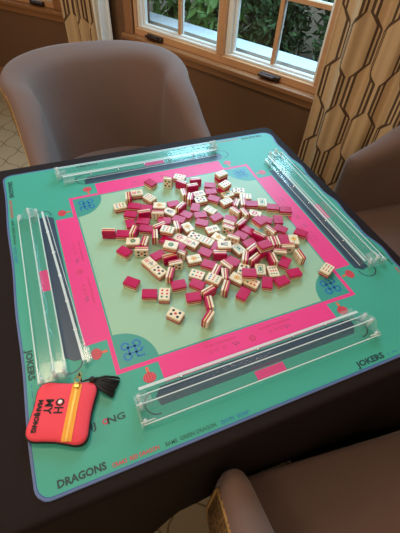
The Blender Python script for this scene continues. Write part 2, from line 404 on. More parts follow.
# the cloth: flat top, rounded fold, hanging sides that reach lower towards the corners
bm = bmesh.new(); nS = 160; rings = []
def rsq(s, h, r):
    per = rrect(-h, -h, h, h, r, 8)
    return per
def side_pts(h, r, n):
    pts = []; corner = rrect(-h, -h, h, h, r, 10)
    # resample evenly by arclength
    L = [0]; 
    for i in range(len(corner)): a = corner[i]; b = corner[(i+1) % len(corner)]; L.append(L[-1]+math.hypot(b[0]-a[0], b[1]-a[1]))
    for k in range(n):
        s = L[-1]*k/n; i = max(j for j in range(len(corner)) if L[j] <= s+1e-9); a = corner[i]; b = corner[(i+1) % len(corner)]; u = (s-L[i])/max(1e-9, L[i+1]-L[i])
        pts.append((a[0]+(b[0]-a[0])*u, a[1]+(b[1]-a[1])*u))
    return pts
prof = [(0, 0), (.004, -.0012), (.0075, -.004), (.0095, -.009), (.010, -.02)]
base = side_pts(TH-.010, .012, nS)
ringv = []
for off, dz in prof:
    pts = side_pts(TH-.010+off, .012+off, nS)
    ringv.append([bm.verts.new((p[0]+TX+math.copysign(min(abs(p[0]), .3)/.3*.019, p[0]), p[1]+TY, .750+dz)) for p in pts])
def hemz(p):
    c = min(abs(p[0]), abs(p[1]))/TH               # 0 mid side, 1 corner
    if p[0] > .1 and p[1] < 0: return .37 - .30*max(0, min(1, (c-.25)/.12))
    return .37 - .03*c - .19*max(0, min(1, (c-.40)/.16)) - .11*max(0, (c-.56)/.44)
outer = side_pts(TH, .022, nS)
for j in range(1, 13):
    tt = j/12; row = []
    for i, p in enumerate(outer):
        hz = hemz(p); z = .730+(hz-.730)*tt
        cc = min(abs(p[0]), abs(p[1]))/TH
        k = 1 + .32*tt*max(0, (cc-.68)/.32)**1.3 + .004*tt*sin(i*.55) + .003*tt*sin(i*.23+1)
        row.append(bm.verts.new((p[0]*k+TX+math.copysign(min(abs(p[0]), .3)/.3*.019, p[0]), p[1]*k+TY, z)))
    ringv.append(row)
bm.faces.new(ringv[0])
for a, b in zip(ringv, ringv[1:]):
    for i in range(nS): bm.faces.new((a[i], a[(i+1) % nS], b[(i+1) % nS], b[i]))
cl = obj('tablecloth', bm, M_cloth, smooth=True)
tag(cl, 'black tablecloth draped over the square game table', 'tablecloth')
so = cl.modifiers.new('thick', 'SOLIDIFY'); so.thickness = .0015; so.offset = -1

# ------------------------------------------------------------------ mahjong mat
Z0 = .7505; ZM = .7530; H = .405
def rz(k): return Matrix.Rotation(-k*pi/2, 4, 'Z')
def rim_pts(h, r):
    pts = []
    per = side_pts(h, r+.003, 480)
    for x, y in per:
        wv = 0
        if x > h*.97: wv = .0035*sin(y*34+1.2)+.002*sin(y*71)
        if x < -h*.97: wv = .0012*sin(y*26)
        pts.append((x+wv, y))
    return pts
bm = bmesh.new()
def loft(a, b, mi):
    n_ = len(a)
    for i in range(n_): bm.faces.new((a[i], a[(i+1) % n_], b[(i+1) % n_], b[i])).material_index = mi
R = [(H, .020, Z0, 1), (H, .020, ZM-.0008, 1), (H-.0012, .019, ZM, 1), (H-.0036, .017, ZM, 1), (H-.0050, .016, ZM, 2), (H-.012, .012, ZM, 0)]
vr = [[bm.verts.new((p[0], p[1], z)) for p in rim_pts(h, r)] for h, r, z, _ in R]
for q in range(len(R)-1): loft(vr[q], vr[q+1], [1, 1, 1, 2, 0][q])
bm.faces.new(vr[0][::-1]).material_index = 1; bm.faces.new(vr[-1]).material_index = 0
e = .00012
# 0 teal 1 rim 2 rimline 3 pink 4 pale 5 fan 6 knot 7 navy 8 orn 9 orange
sq = lambda h: [(-h, -h), (h, -h), (h, h), (-h, h)]
def strip(h0, h1, z, mi):      # square ring
    a = sq(h0); b = sq(h1)
    for i in range(4): poly(bm, [a[i], a[(i+1) % 4], b[(i+1) % 4], b[i]], z, mi)
strip(.2555, .2475, ZM+e, 3); strip(.2475, .2440, ZM+e, 5); poly(bm, sq(.244), ZM+e, 4)
for k in range(4):
    Mx = rz(k)
    poly(bm, [(-.181, -.297), (.181, -.297), (.181, -.2555), (-.181, -.2555)], ZM+e, 3, Mx)
    poly(bm, [(-.244, -.244)] + arc(-.244, -.244, .068, 0, 90, 16), ZM+2*e, 5, Mx)
    # dark bar with chamfered ends, half rings, pink slot
    poly(bm, [(-.200, -.333), (.192, -.333), (.204, -.318), (.204, -.301), (-.192, -.301), (-.204, -.316)], ZM+2*e, 7, Mx)
    for sx in (-1, 1):
        ribbon(bm, [(sx*(.205+.020*cos(radians(a))), -.325+.020*sin(radians(a))) for a in range(-95, 100, 12)], .0024, ZM+e, 7, M=Mx)
        # lantern ornament
        cx, cy = sx*.2035, -.2795
        poly(bm, arc(cx, cy, .0115, 0, 348, 24, .0098), ZM+2*e, 8, Mx)
        for dx in (-.0065, -.0022, .0022, .0065): ribbon(bm, [(cx+dx, cy-.0075), (cx+dx*1.15, cy), (cx+dx, cy+.0075)], .0011, ZM+3*e, 9, M=Mx)
        poly(bm, [(cx-.0022, cy+.0095), (cx+.0022, cy+.0095), (cx+.0026, cy+.020), (cx-.0026, cy+.020)], ZM+2*e, 9, Mx)
    poly(bm, [(-.029, -.352), (.029, -.352), (.029, -.335), (-.029, -.335)], ZM+2*e, 3, Mx)
    # blue endless knot in the corner fan
    kx, ky = -.2175, -.2175
    wk = .0038
    def rib(pts, cl_=False): ribbon(bm, [(kx+p[0], ky+p[1]) for p in pts], wk, ZM+3*e, 6, closed=cl_, M=Mx)
    g = .0062; r_ = .0068
    for (cx, cy, a0) in ((-g*1.7, g*1.7, 0), (g*1.7, g*1.7, -90), (-g*1.7, -g*1.7, 90)):
        a = radians({0: 135, -90: 45, 90: 225}[a0])
        rib([(cx+r_*cos(a+radians(q)), cy+r_*sin(a+radians(q))) for q in range(-135, 136, 15)])
    rib([(-g, -g*1.7), (-g, g*1.7)]); rib([(g, -g*2.6), (g, g*1.7)]); rib([(-g*1.7, g), (g*1.7, g)]); rib([(-g*1.7, -g), (g*2.6, -g)])
    rib([(g, -g*2.6), (g*3.2, -g*2.6)]); rib([(g*2.6, -g), (g*2.6, -g*.2), (g*3.6, -g*.2)])
    # round emblem in the middle of the pink band and two small arrow marks
    ribbon(bm, arc(0, -.2725, .0056, 0, 345, 20), .0016, ZM+2*e, 8, closed=True, M=Mx)
    ribbon(bm, arc(0, -.2725, .0028, 0, 300, 12), .0014, ZM+2*e, 8, M=Mx)
    for cx in (-.035, .075):
        ribbon(bm, [(cx-.005, -.268), (cx, -.276), (cx+.004, -.269), (cx+.008, -.275)], .0014, ZM+2*e, 7, M=Mx)
    for cx in (-.085, -.073, -.058, .040, .052, .063):
        ribbon(bm, arc(cx, -.272, .0030, 0, 330, 10), .0009, ZM+2*e, 8, closed=True, M=Mx)
mat_o = obj('game_mat', bm, [M_teal, M_rim, M_rimline, M_pink, M_pale, M_fan, M_knot, M_navy, M_orn, M_orange], recalc=False)
for p in mat_o.data.polygons: pass
tag(mat_o, 'square teal and pink mahjong mat with blue rim lying on the black tablecloth', 'mat')
def text_mesh(name, s, size, m, parent, Mx, spacing=1.0, bold=0, width=None, sx=1, thick=0):
    cu = bpy.data.curves.new('t', 'FONT'); cu.body = s; cu.size = size; cu.space_character = spacing; cu.offset = bold; cu.resolution_u = 2; cu.extrude = thick
    o = bpy.data.objects.new('t', cu); dg = bpy.context.evaluated_depsgraph_get(); C.objects.link(o); dg.update()
    me = bpy.data.meshes.new_from_object(o.evaluated_get(dg)); C.objects.unlink(o); bpy.data.objects.remove(o)
    if width:
        xs = [v.co.x for v in me.vertices]; k = width/(max(xs)-min(xs))
        for v in me.vertices: v.co.x = (v.co.x-min(xs))*k
    me.transform(Mx); me.materials.clear(); me.materials.append(m); me.name = name
    q = bpy.data.objects.new(name, me); C.objects.link(q); q.parent = parent; return q
T = Matrix.Translation
for k in range(4):
    R_ = rz(k); zt = ZM+.0003
    for s, m_, x0, x1, h_, y in (('DRAGONS', M_ink, -.373, -.303, .0150, -.393), ('CRAKS  RED DRAGON', M_inkred, -.295, -.223, .0085, -.395), ('BAMS  GREEN DRAGON', M_inkgreen, -.213, -.128, .0085, -.3955), ('DOTS  SOAP', M_inkblue, -.119, -.069, .0085, -.3965),
                                ('JOKERS', M_ink, .153, .215, .0150, -.395), ('and  no  pairs', M_inkblue, .222, .295, .0085, -.394)):
        if s == 'and  no  pairs': s = '- -- ---- --'
        o = text_mesh('lettering', s, h_, m_, mat_o, R_ @ T((x0, y, zt)), bold=.0006 if h_ > .01 else .0002, width=x1-x0)
    if k: pass
    else: text_mesh('lettering', 'MAHJ   NG', .0150, M_ink, mat_o, R_ @ T((-.352, -.331, zt)), bold=.0004, width=.093)
    if not k: bm = bmesh.new(); ribbon(bm, arc(-.2905, -.3255, .0036, 0, 336, 14), .0024, zt, 0, closed=True, M=R_); obj('lettering', bm, M_orn, mat_o, recalc=False)
    text_mesh('lettering', 'First Charleston', .0068, M_orn, mat_o, R_ @ T((-.091, -.2615, zt)), width=.062)
    text_mesh('lettering', 'Second Charleston', .0068, M_orn, mat_o, R_ @ T((.021, -.2615, zt)), width=.070)
    text_mesh('lettering', '-- ------  -- -----', .0055, M_fan, mat_o, R_ @ T((-.07, -.2415, zt)), width=.11)

# ------------------------------------------------------------------ racks of clear acrylic
def rack(label, loc, rz_, L, swing=0, near=False):
    r = thing('tile_rack', label, 'tile rack', loc, rz_, 'clear acrylic tile racks round the mat')
    h = L/2
    def extr(bm, prof_, x0, x1, mi=0):
        a = [bm.verts.new((x0, y, z)) for y, z in prof_]; b = [bm.verts.new((x1, y, z)) for y, z in prof_]; n_ = len(prof_)
        bm.faces.new(a).material_index = mi; bm.faces.new(b[::-1]).material_index = mi
        for i in range(n_): bm.faces.new((a[i], b[i], b[(i+1) % n_], a[(i+1) % n_])).material_index = mi
    bm = bmesh.new()
    extr(bm, [(-.034, 0), (.014, 0), (.014, .003), (-.034, .003)], -h, h)
    extr(bm, [(-.0345, .003), (-.0315, .003), (-.0315, .010), (-.0345, .010)], -h, h)
    extr(bm, [(-.012, .003), (-.009, .003), (-.004, .024), (-.007, .024)], -h, h)
    extr(bm, [(.011, .003), (.014, .003), (.014, .014), (.011, .014)], -h, h)
    tr = obj('tray', bm, M_acr, r)
    bm = bmesh.new()      # polished edges along the tops, whitened as painted highlights
    for y, z in ((-.033, .0103), (-.0055, .0243), (.0125, .0143)): box(bm, (-h, y-.0010, z-.0002), (h, y+.0010, z+.0005))
    ed = obj('polished_edge_glint', bm, M_acredge, r)
    for sx in (-1, 1):
        bm = bmesh.new(); x0, x1 = (sx*h, sx*(h+.004))
        extr(bm, [(-.036, 0), (.016, 0), (.016, .016), (.006, .022), (-.002, .027), (-.012, .027), (-.02, .014), (-.036, .012)], min(x0, x1), max(x0, x1))
        box(bm, (min(sx*(h-.024), sx*h), -.004, .003), (max(sx*(h-.024), sx*h), .010, .021))
        box(bm, (min(sx*(h-.018), sx*h), .0105, .0145), (max(sx*(h-.018), sx*h), .0135, .026))
        cap = bevel(obj('end_cap', bm, M_cap, r), .0012, 2)
        bm = bmesh.new()
        for y, z in ((-.028, .0145), (-.006, .0285), (.010, .0225)):
            xx = sx*(h-.004); tube(bm, [(xx, y, .0035), (xx, y, z)], .0032, 10)
        tube(bm, [(sx*(h-.020), -.0315+.002, .012), (sx*(h+.003), -.0295, .0125)], .0012, 6)
        tube(bm, [(sx*(h-.020), -.006, .0262), (sx*(h+.003), -.006, .0275)], .0012, 6)
        obj('peg', bm, M_acredge, cap, smooth=True)
    # pusher arm hinged at one end
    p = bpy.data.objects.new('pusher', None); C.objects.link(p); p.parent = r; p.location = (-h+.008, .024, .001); p.rotation_euler = (0, 0, swing)
    bm = bmesh.new(); box(bm, (0, -.003, .0), (L-.02, .001, .016)); box(bm, (0, -.003, 0), (L-.02, .007, .003))
    obj('pusher_bar', bm, M_acr, p)
    bm = bmesh.new(); box(bm, (0, -.0034, .0155), (L-.02, .0014, .0166)); box(bm, (0, .0062, .0028), (L-.02, .0076, .0036)); obj('polished_edge_glint', bm, M_acredge, p)
    for i in range(1, 6):
        bm = bmesh.new(); x = (L-.02)*i/6; tube(bm, [(x, -.0045, .010), (x, .0025, .010)], .0022, 10)
        obj('rivet', bm, M_rod, p, smooth=True)
    bm = bmesh.new(); box(bm, (L-.048, -.004, .0), (L-.02, .014, .010)); bevel(obj('end_block', bm, M_cap, p), .0015)
    return r
RH = .236
rack('clear acrylic tile rack along the near edge of the mat', (-.004, -.324, ZM+.0012), 0, .464)
rack('clear acrylic tile rack along the right edge, beside the right-hand chair', (.344, .030, ZM+.0012), pi/2, .464)
rack('clear acrylic tile rack along the far edge, before the far chair', (-.036, .350, ZM+.0012), pi, .464)
rack('clear acrylic tile rack along the left edge with its pusher swung out', (-.345, -.010, ZM+.0012), -pi/2, .440, swing=.05)

# ------------------------------------------------------------------ tiles
TL, TW, TT = .0305, .0224, .0139
lay = [('back_layer', M_tback, 0, .0042), ('cream_layer', M_tgold, .0042, .0068), ('inner_layer', M_tpink, .0068, .0096), ('face_layer', M_tcream, .0096, TT)]
lmesh = []
for nm, m_, z0, z1 in lay:      # local frame: back at z=0, face at z=TT, centred in x,y
    bm = bmesh.new(); i0 = .0004 if nm in ('cream_layer', 'inner_layer') else 0
    prism(bm, rrect(-TL/2+i0, -TW/2+i0, TL/2-i0, TW/2-i0, .0016, 2), z0, z1)
    if nm in ('back_layer', 'face_layer'):
        zc = z0 if nm == 'back_layer' else z1
        es = [ed for ed in bm.edges if all(abs(v.co.z-zc) < 1e-6 for v in ed.verts)]
        bmesh.ops.bevel(bm, geom=es, offset=.0009, segments=2, affect='EDGES')
    bmesh.ops.recalc_face_normals(bm, faces=bm.faces)
    me = bpy.data.meshes.new(nm); bm.to_mesh(me); bm.free(); me.materials.append(m_); lmesh.append((nm, me))
FM = [M_red, M_green, M_black, M_knot, M_yel]
def disc(bm, x, y, r, mi): poly(bm, arc(x, y, r, 0, 320, 8), TT+.00012, mi)
def bar(bm, x0, y0, x1, y1, w_, mi): ribbon(bm, [(x0, y0), (x1, y1)], w_, TT+.00012, mi)
def design(k):      # drawn upright: "up" is +x of the tile
    bm = bmesh.new(); rnd = random.Random(k)
    if k == 0:
        for x, y, c in ((-.007, -.005, 2), (-.007, .005, 2), (.007, -.005, 2), (.007, .005, 2), (0, 0, 0)): disc(bm, x, y, .0030, c)
    elif k == 1:
        for x in (-.008, 0, .008):
            for y in (-.005, .005): disc(bm, x, y, .0025, 0 if x > -.001 else 1)
    elif k == 2:
        for x in (-.006, .006):
            for y in (-.006, 0, .006): bar(bm, x-.0045, y, x+.0045, y, .0019, 1 if y else 0)
    elif k == 3:      # character tile
        for q in ((.003, -.006, .003, .006), (.009, -.005, .006, .005), (.011, 0, .0, 0)): bar(bm, *q, .0014, 2)
        for q in ((-.003, -.005, -.003, .005), (-.011, -.005, -.011, .005), (-.003, 0, -.011, 0), (-.007, -.004, -.007, .004), (-.004, -.0045, -.011, -.0045)): bar(bm, *q, .0014, 0)
    elif k == 4:      # flower
        for a in range(5): disc(bm, .001+.0045*cos(a*1.257), .0045*sin(a*1.257), .0030, 4)
        disc(bm, .001, 0, .0022, 0); bar(bm, -.012, .001, -.004, 0, .0014, 1)
    elif k == 5:
        for q in ((.010, -.005, .010, .005), (-.010, -.005, -.010, .005), (.010, -.005, -.010, -.005), (.010, .005, -.010, .005)): bar(bm, *q, .0015, 1)
        bar(bm, .006, 0, -.006, 0, .005, 1)
    elif k == 6:
        for q in ((.009, 0, -.009, 0), (.005, -.006, .005, .006), (-.003, -.006, -.003, .006), (.005, -.006, -.003, -.006), (.005, .006, -.003, .006)): bar(bm, *q, .0022, 0)
    elif k == 7:
        for i in range(9): disc(bm, (-.008, 0, .008)[i//3], (-.0055, 0, .0055)[i % 3], .0019, (3, 0, 1)[i//3])
    elif k == 8:
        for y in (-.005, .0, .005): bar(bm, -.008, y, .008, y*.4, .0020, 2)
    else:
        disc(bm, 0, 0, .0062, 1); disc(bm, 0.0, 0, .0030, 4)
    me = bpy.data.meshes.new('face_engraving'); bm.to_mesh(me); bm.free()
    for m_ in FM: me.materials.append(m_)
    return me
DES = [design(k) for k in range(10)]
TILES = [('F',-0.08893,0.20742,0.7535,-0.157,1), ('L',-0.11487,0.19227,0.7535,1.371,-1), ('F',-0.14224,0.17042,0.7535,-0.012,1), ('B',-0.10908,0.15954,0.7535,-0.48,1),
('B',-0.0829,0.14268,0.7535,-0.48,1), ('B',-0.12571,0.13228,0.7535,-0.479,1), ('B',-0.13448,0.09907,0.7535,-1.644,1), ('L',-0.09443,0.12013,0.7535,-0.098,-1),
('B',-0.10531,0.07147,0.7535,-0.478,1), ('B',-0.10433,0.09855,0.7535,-0.479,1), ('B',-0.0427,0.23909,0.7535,-1.097,1), ('S',0.00075,0.22199,0.7535,-0.644,1),
('F',-0.06376,0.17894,0.7535,-1.077,1), ('B',-0.0144,0.13606,0.7535,-0.021,1), ('F',0.03904,0.23854,0.7535,-0.646,1), ('L',0.03254,0.20485,0.7535,-0.856,-1),
('L',0.02303,0.1622,0.7535,-1.713,1), ('L',0.05464,0.18234,0.7535,-0.078,-1), ('L',0.07233,0.20521,0.7535,-0.151,-1), ('L',0.03295,0.14041,0.7535,-2.064,1),
('F',0.0619,0.15312,0.7535,0.053,1), ('F',0.05678,0.12929,0.7535,-0.024,1), ('F',0.14576,0.19962,0.7675,0.25,1), ('B',0.14443,0.19687,0.7535,0.243,1),
('F',0.13503,0.15338,0.7675,0.409,1), ('B',0.13031,0.154,0.7535,0.32,1), ('F',0.13272,0.1283,0.7535,0.106,1), ('F',0.11803,0.10229,0.7535,0.208,1),
('B',0.10419,0.17799,0.7535,-0.483,1), ('B',0.09506,0.1522,0.7535,-0.163,1), ('B',0.09118,0.1228,0.7535,-0.783,1), ('F',0.16704,0.13237,0.7535,-0.401,1),
('F',0.17352,0.10484,0.7535,-0.402,1), ('L',0.13426,0.08167,0.7535,-2.26,-1), ('L',0.15261,0.07808,0.7535,-1.971,1), ('B',0.17518,0.0726,0.7535,-0.371,1),
('F',0.20366,0.0691,0.7535,-2.003,1), ('B',0.22167,0.04386,0.7535,-0.482,1), ('B',0.24701,0.0236,0.7535,-0.403,1), ('F',0.1649,0.0352,0.7535,-0.708,1),
('L',0.11892,0.05434,0.7535,-1.211,1), ('L',0.1382,0.0415,0.7535,-1.483,1), ('B',0.20927,-0.00321,0.7535,-1.959,1), ('B',0.18049,0.00578,0.7535,-0.778,1),
('B',0.19875,-0.03463,0.7535,-0.91,1), ('L',-0.13517,0.06596,0.7535,1.001,-1), ('B',-0.15993,0.07169,0.7535,-0.406,1), ('L',-0.18917,0.0837,0.7535,-0.332,-1),
('F',-0.14494,0.03951,0.7535,-0.335,1), ('L',-0.12175,0.02483,0.7535,1.043,1), ('B',-0.17076,0.01633,0.7535,-0.964,1), ('L',-0.13497,0.00302,0.7535,-0.337,1),
('L',-0.06411,0.10865,0.7535,-0.404,1), ('F',-0.04926,0.14052,0.7535,-0.372,1), ('L',-0.00154,0.11407,0.7535,0.608,-1), ('F',-0.03261,0.10945,0.7535,-0.879,1),
('B',-0.0556,0.08367,0.7535,-0.479,1), ('B',-0.02138,0.07686,0.7535,-0.757,1), ('B',0.00162,0.08767,0.7535,-0.881,1), ('L',-0.03509,0.04962,0.7535,-1.717,1),
('L',-0.07368,0.06297,0.7535,0.212,-1), ('L',-0.09358,0.03845,0.7535,-1.843,-1), ('F',-0.0634,0.03747,0.7675,-0.617,1), ('F',-0.01145,0.04318,0.7535,-1.441,1),
('B',0.03259,0.10525,0.7535,1.065,1), ('B',0.03448,0.07471,0.7535,-0.18,1), ('B',0.02748,0.0472,0.7535,-0.624,1), ('F',0.06485,0.08372,0.7535,-1.007,1),
('B',0.06848,0.05386,0.7535,0.285,1), ('B',0.09848,0.03738,0.7535,-0.63,1), ('F',0.04222,0.01762,0.7535,0.009,1), ('L',0.07799,0.00495,0.7535,-0.828,1),
('L',0.08578,0.02007,0.7535,-0.833,1), ('L',0.11411,0.01001,0.7535,0.464,-1), ('B',0.14714,-0.01282,0.7761,-1.257,1), ('B',0.12089,-0.01302,0.7535,-1.01,1),
('B',0.09762,-0.02336,0.7535,-0.998,1), ('B',0.1049,-0.05283,0.7535,0.143,1), ('L',0.13373,-0.04199,0.7535,-0.954,-1), ('L',0.16875,-0.03548,0.7535,-1.223,1),
('L',0.14714,-0.07057,0.7535,-1.797,-1), ('L',0.16118,-0.07366,0.7535,-1.809,-1), ('B',0.18732,-0.06828,0.7535,-1.896,1), ('F',0.20853,-0.07744,0.7535,-1.912,1),
('B',0.23765,-0.06234,0.7535,-0.914,1), ('L',0.17932,-0.09545,0.7535,-0.268,1), ('L',0.15353,-0.10479,0.7535,-0.477,1), ('L',0.1912,-0.12945,0.7535,-1.628,1),
('B',0.15157,-0.13289,0.7535,-2.465,1), ('B',0.1552,-0.16629,0.7535,-0.103,1), ('B',0.11799,-0.17698,0.7535,0.09,1), ('B',0.08626,-0.17063,0.7535,-2.077,1),
('F',0.11338,-0.1475,0.7535,-1.819,1), ('B',0.12164,-0.08761,0.7761,0.033,1), ('B',0.12176,-0.09071,0.7535,0.124,1), ('L',0.12745,-0.11843,0.7535,-1.716,-1),
('F',0.07204,-0.0612,0.7535,-1.291,1), ('L',0.09938,-0.07599,0.7535,0.397,-1), ('L',0.09108,-0.10438,0.7535,0.414,-1), ('L',0.07198,-0.09377,0.7535,1.034,-1),
('B',0.04345,-0.09102,0.7535,-0.968,1), ('F',0.0548,-0.12074,0.7535,0.899,1), ('B',0.05542,-0.14339,0.7675,-0.409,1), ('F',0.03118,-0.1383,0.7535,-0.952,1),
('F',0.05539,-0.15938,0.7535,-0.901,1), ('B',0.02543,-0.17965,0.7535,-2.476,1), ('F',0.08967,-0.13336,0.7535,-1.98,1), ('B',0.02883,-0.03974,0.7535,-2.313,1),
('B',-0.00304,-0.04586,0.7535,-0.857,1), ('F',-0.04073,0.01525,0.7535,-0.914,1), ('F',-0.02162,-0.0092,0.7535,-0.913,1), ('F',-0.0062,0.00891,0.7535,-0.869,1),
('F',0.01448,-0.01424,0.7535,-0.867,1), ('F',0.04439,-0.01294,0.7535,-0.985,1), ('L',0.07441,-0.02943,0.7535,-0.753,1), ('F',0.04021,-0.05083,0.7675,-0.336,1),
('L',0.02397,-0.06538,0.7535,-0.338,-1), ('B',-0.01001,-0.08163,0.7535,-0.731,1), ('L',0.02457,-0.10143,0.7535,-1.174,1), ('L',0.0084,-0.12414,0.7535,-1.927,1),
('L',-0.00367,-0.10818,0.7535,0.804,-1), ('L',-0.00324,-0.15451,0.7535,0.913,-1), ('F',-0.0214,-0.13261,0.7675,-0.834,1), ('F',-0.03404,-0.05645,0.7535,-0.076,1),
('F',-0.0448,-0.10048,0.7535,-0.722,1), ('B',-0.05369,-0.12509,0.7535,-0.826,1), ('B',-0.0732,-0.15271,0.7535,-0.165,1), ('L',-0.04024,-0.15267,0.7535,0.283,-1),
('L',-0.05132,-0.18097,0.7535,-1.77,-1), ('L',-0.06586,-0.21062,0.7535,-2.458,-1), ('L',-0.08367,-0.03802,0.7535,-0.007,-1), ('L',-0.0783,-0.0594,0.7535,-0.076,1),
('L',-0.09853,-0.08343,0.7535,1.019,-1), ('B',-0.09042,-0.11273,0.7535,-0.094,1), ('F',-0.12542,-0.12632,0.7535,1.17,1), ('B',-0.15315,-0.11493,0.7535,-0.348,1),
('B',-0.07275,0.01695,0.7535,-0.852,1), ('B',-0.05243,-0.00786,0.7535,-0.952,1), ('F',-0.07506,-0.02085,0.7761,-0.61,1), ('B',-0.10472,-0.02011,0.7535,0.274,1),
('F',-0.12899,-0.03508,0.7535,-1.173,1), ('F',-0.1176,-0.06427,0.7535,-1.144,1), ('L',-0.05814,-0.03168,0.7535,-0.849,1), ('B',-0.17899,-0.07412,0.7535,-0.759,1),
('F',-0.12086,-0.17925,0.7535,-0.845,1), ('F',0.23032,-0.18151,0.7535,0.499,1)]
# what each tile shows and where it lies in the pile, seen from the camera, for its label
Rc = cam.rotation_euler.to_matrix().transposed()
def px(p):
    q = Rc @ (Vector(p)-cam.location); return 200+370.865*q.x/-q.z, 266.5-370.865*q.y/-q.z
camd = Vector(cam.location)
info = []
for i, (k, x, y, z, a, s) in enumerate(TILES):
    if k in 'BF': kind = 'face-down pink tile' if k == 'B' else 'face-up cream tile'
    elif k == 'S': kind = 'tile standing on its short end'
    else:
        Yv = Vector((-sin(a), cos(a), 0))*s; toward = Yv.dot(Vector((camd.x-x, camd.y-y, 0)))
        kind = 'tile on its long edge, pink back toward viewer' if toward > 0 else 'tile on its long edge, cream face toward viewer'
    u, v = px((x, y, z+.01)); info.append([i, kind, u, v])
rows_ = [(0, 203, 'far'), (203, 232, 'upper middle'), (232, 262, 'lower middle'), (262, 999, 'near')]
cols_ = [(0, 165, 'left'), (165, 225, 'centre'), (225, 999, 'right')]
ordn = ['leftmost', 'second from left', 'third from left', 'fourth from left', 'fifth from left', 'sixth from left', 'seventh from left', 'eighth from left', 'ninth from left']
labels = {}
for r0, r1, rn in rows_:
    for c0, c1, cn in cols_:
        for kind in sorted(set(q[1] for q in info)):
            sel = sorted([q for q in info if q[1] == kind and r0 <= q[3] < r1 and c0 <= q[2] < c1], key=lambda q: q[2])
            for n_, q in enumerate(sel):
                o_ = 'only one' if len(sel) == 1 else ordn[n_]
                labels[q[0]] = '%s, %s in the pile\'s %s %s' % (kind, o_, rn, cn)
                if len(labels[q[0]].split()) > 16: labels[q[0]] = labels[q[0]].replace('tile on its long edge', 'edge-standing tile')
labels[len(TILES)-1] = 'lone face-up cream tile lying apart to the right, on the mat\'s pink frame'
labels[len(TILES)-2] = 'lone face-up cream tile with black and red dots, nearest to the near rack'
for i, (k, x, y, z, a, s) in enumerate(TILES):
    root = bpy.data.objects.new('mahjong_tile', None); C.objects.link(root); root.empty_display_size = .02
    tag(root, labels[i], 'mahjong tile', 'mahjong tiles scattered in the pile')
    Mr = Matrix.Rotation(a, 4, 'Z')
    if k == 'F': Mt = T((x, y, z)) @ Mr @ (Matrix.Rotation(pi, 4, 'Z') if i % 2 else Matrix.Identity(4))
    elif k == 'B': Mt = T((x, y, z+TT)) @ Mr @ Matrix.Rotation(pi, 4, 'X')
    elif k == 'L': # local z (back->face) points to -s*Y ; long axis along a ; stands on its long edge
        Mt = T((x, y, z+TW/2)) @ Mr @ Matrix.Rotation(pi/2*s, 4, 'X') @ T((0, 0, -TT/2))
    else: # short end: local x vertical, TW along a, thickness across
        Mt = T((x, y, z+TL/2)) @ Mr @ Matrix(((0, 1, 0, 0), (0, 0, -s, 0), (1 if s < 0 else -1, 0, 0, 0), (0, 0, 0, 1))) @ T((0, 0, -TT/2))
        if Mt.to_3x3().determinant() < 0: Mt = T((x, y, z+TL/2)) @ Mr @ Matrix(((0, 1, 0, 0), (0, 0, -s, 0), (-1 if s < 0 else 1, 0, 0, 0), (0, 0, 0, 1))) @ T((0, 0, -TT/2))
    root.matrix_world = Mt
    for j, (nm, me) in enumerate(lmesh):
        q = bpy.data.objects.new(nm, me); C.objects.link(q); q.parent = root
        if nm == 'face_layer':
            d_ = DES[(0 if i == len(TILES)-2 else 2 if i == len(TILES)-1 else (i*7+3) % 10)]
            g_ = bpy.data.objects.new('face_engraving', d_); C.objects.link(g_); g_.parent = q

# ------------------------------------------------------------------ pouch
pz = thing('zip_pouch', 'coral red zip pouch with gold zipper and black tassel on the mat', 'pouch', (-.3405, -.2975, ZM), radians(0))
def pouch_outline(o=0):
    c = [(-.352, -.228), (-.300, -.2565), (-.277, -.292), (-.330, -.357), (-.345, -.352), (-.400, -.312), (-.416, -.300), (-.386, -.240)]
    return c
# outline: rounded square with slightly pinched sides, built in world x,y and moved to the pouch's frame
PC = [(-.3760, -.2290), (-.2850, -.2620), (-.3245, -.3560), (-.4110, -.3140)]
def pinch(scale, n=10, rad=.018):
    cen = Vector((sum(p[0] for p in PC)/4, sum(p[1] for p in PC)/4)); out = []
    P = [Vector(p) for p in PC]
    for i in range(4):
        p0, p1, p2 = P[i-1], P[i], P[(i+1) % 4]
        a = p1+(p0-p1).normalized()*rad; b = p1+(p2-p1).normalized()*rad
        for t_ in [j/6 for j in range(7)]: out.append((1-t_)**2*a+2*t_*(1-t_)*(p1)+t_**2*b)
        for t_ in (.25, .5, .75):
            q = b.lerp(p2+(p1-p2).normalized()*rad, t_); inw = (cen-q).normalized(); out.append(q+inw*.0022*sin(pi*t_))
    return [cen+(q-cen)*scale - Vector((-.3405, -.2975)) for q in out]
def pouch_layer(name, levels, m_, par):
    bm = bmesh.new(); rs = []
    for sc, z in levels: rs.append([bm.verts.new((p.x, p.y, z)) for p in pinch(sc)])
    for a, b in zip(rs, rs[1:]):
        for i in range(len(a)): bm.faces.new((a[i], a[(i+1) % len(a)], b[(i+1) % len(a)], b[i]))
    bm.faces.new(rs[0][::-1]); bm.faces.new(rs[-1]); return obj(name, bm, m_, par, smooth=True)
pouch_layer('body', [(.96, .0005), (.985, .004), (.985, .009), (.965, .0135), (.90, .0160), (.6, .0172), (.2, .0175)], M_coral, pz)
pouch_layer('binding', [(.98, .0035), (1.008, .0050), (1.018, .0075), (1.008, .0100), (.98, .0112)], M_pblack, pz)
def onp(x, y): return Vector((x+.3405, y+.2975))
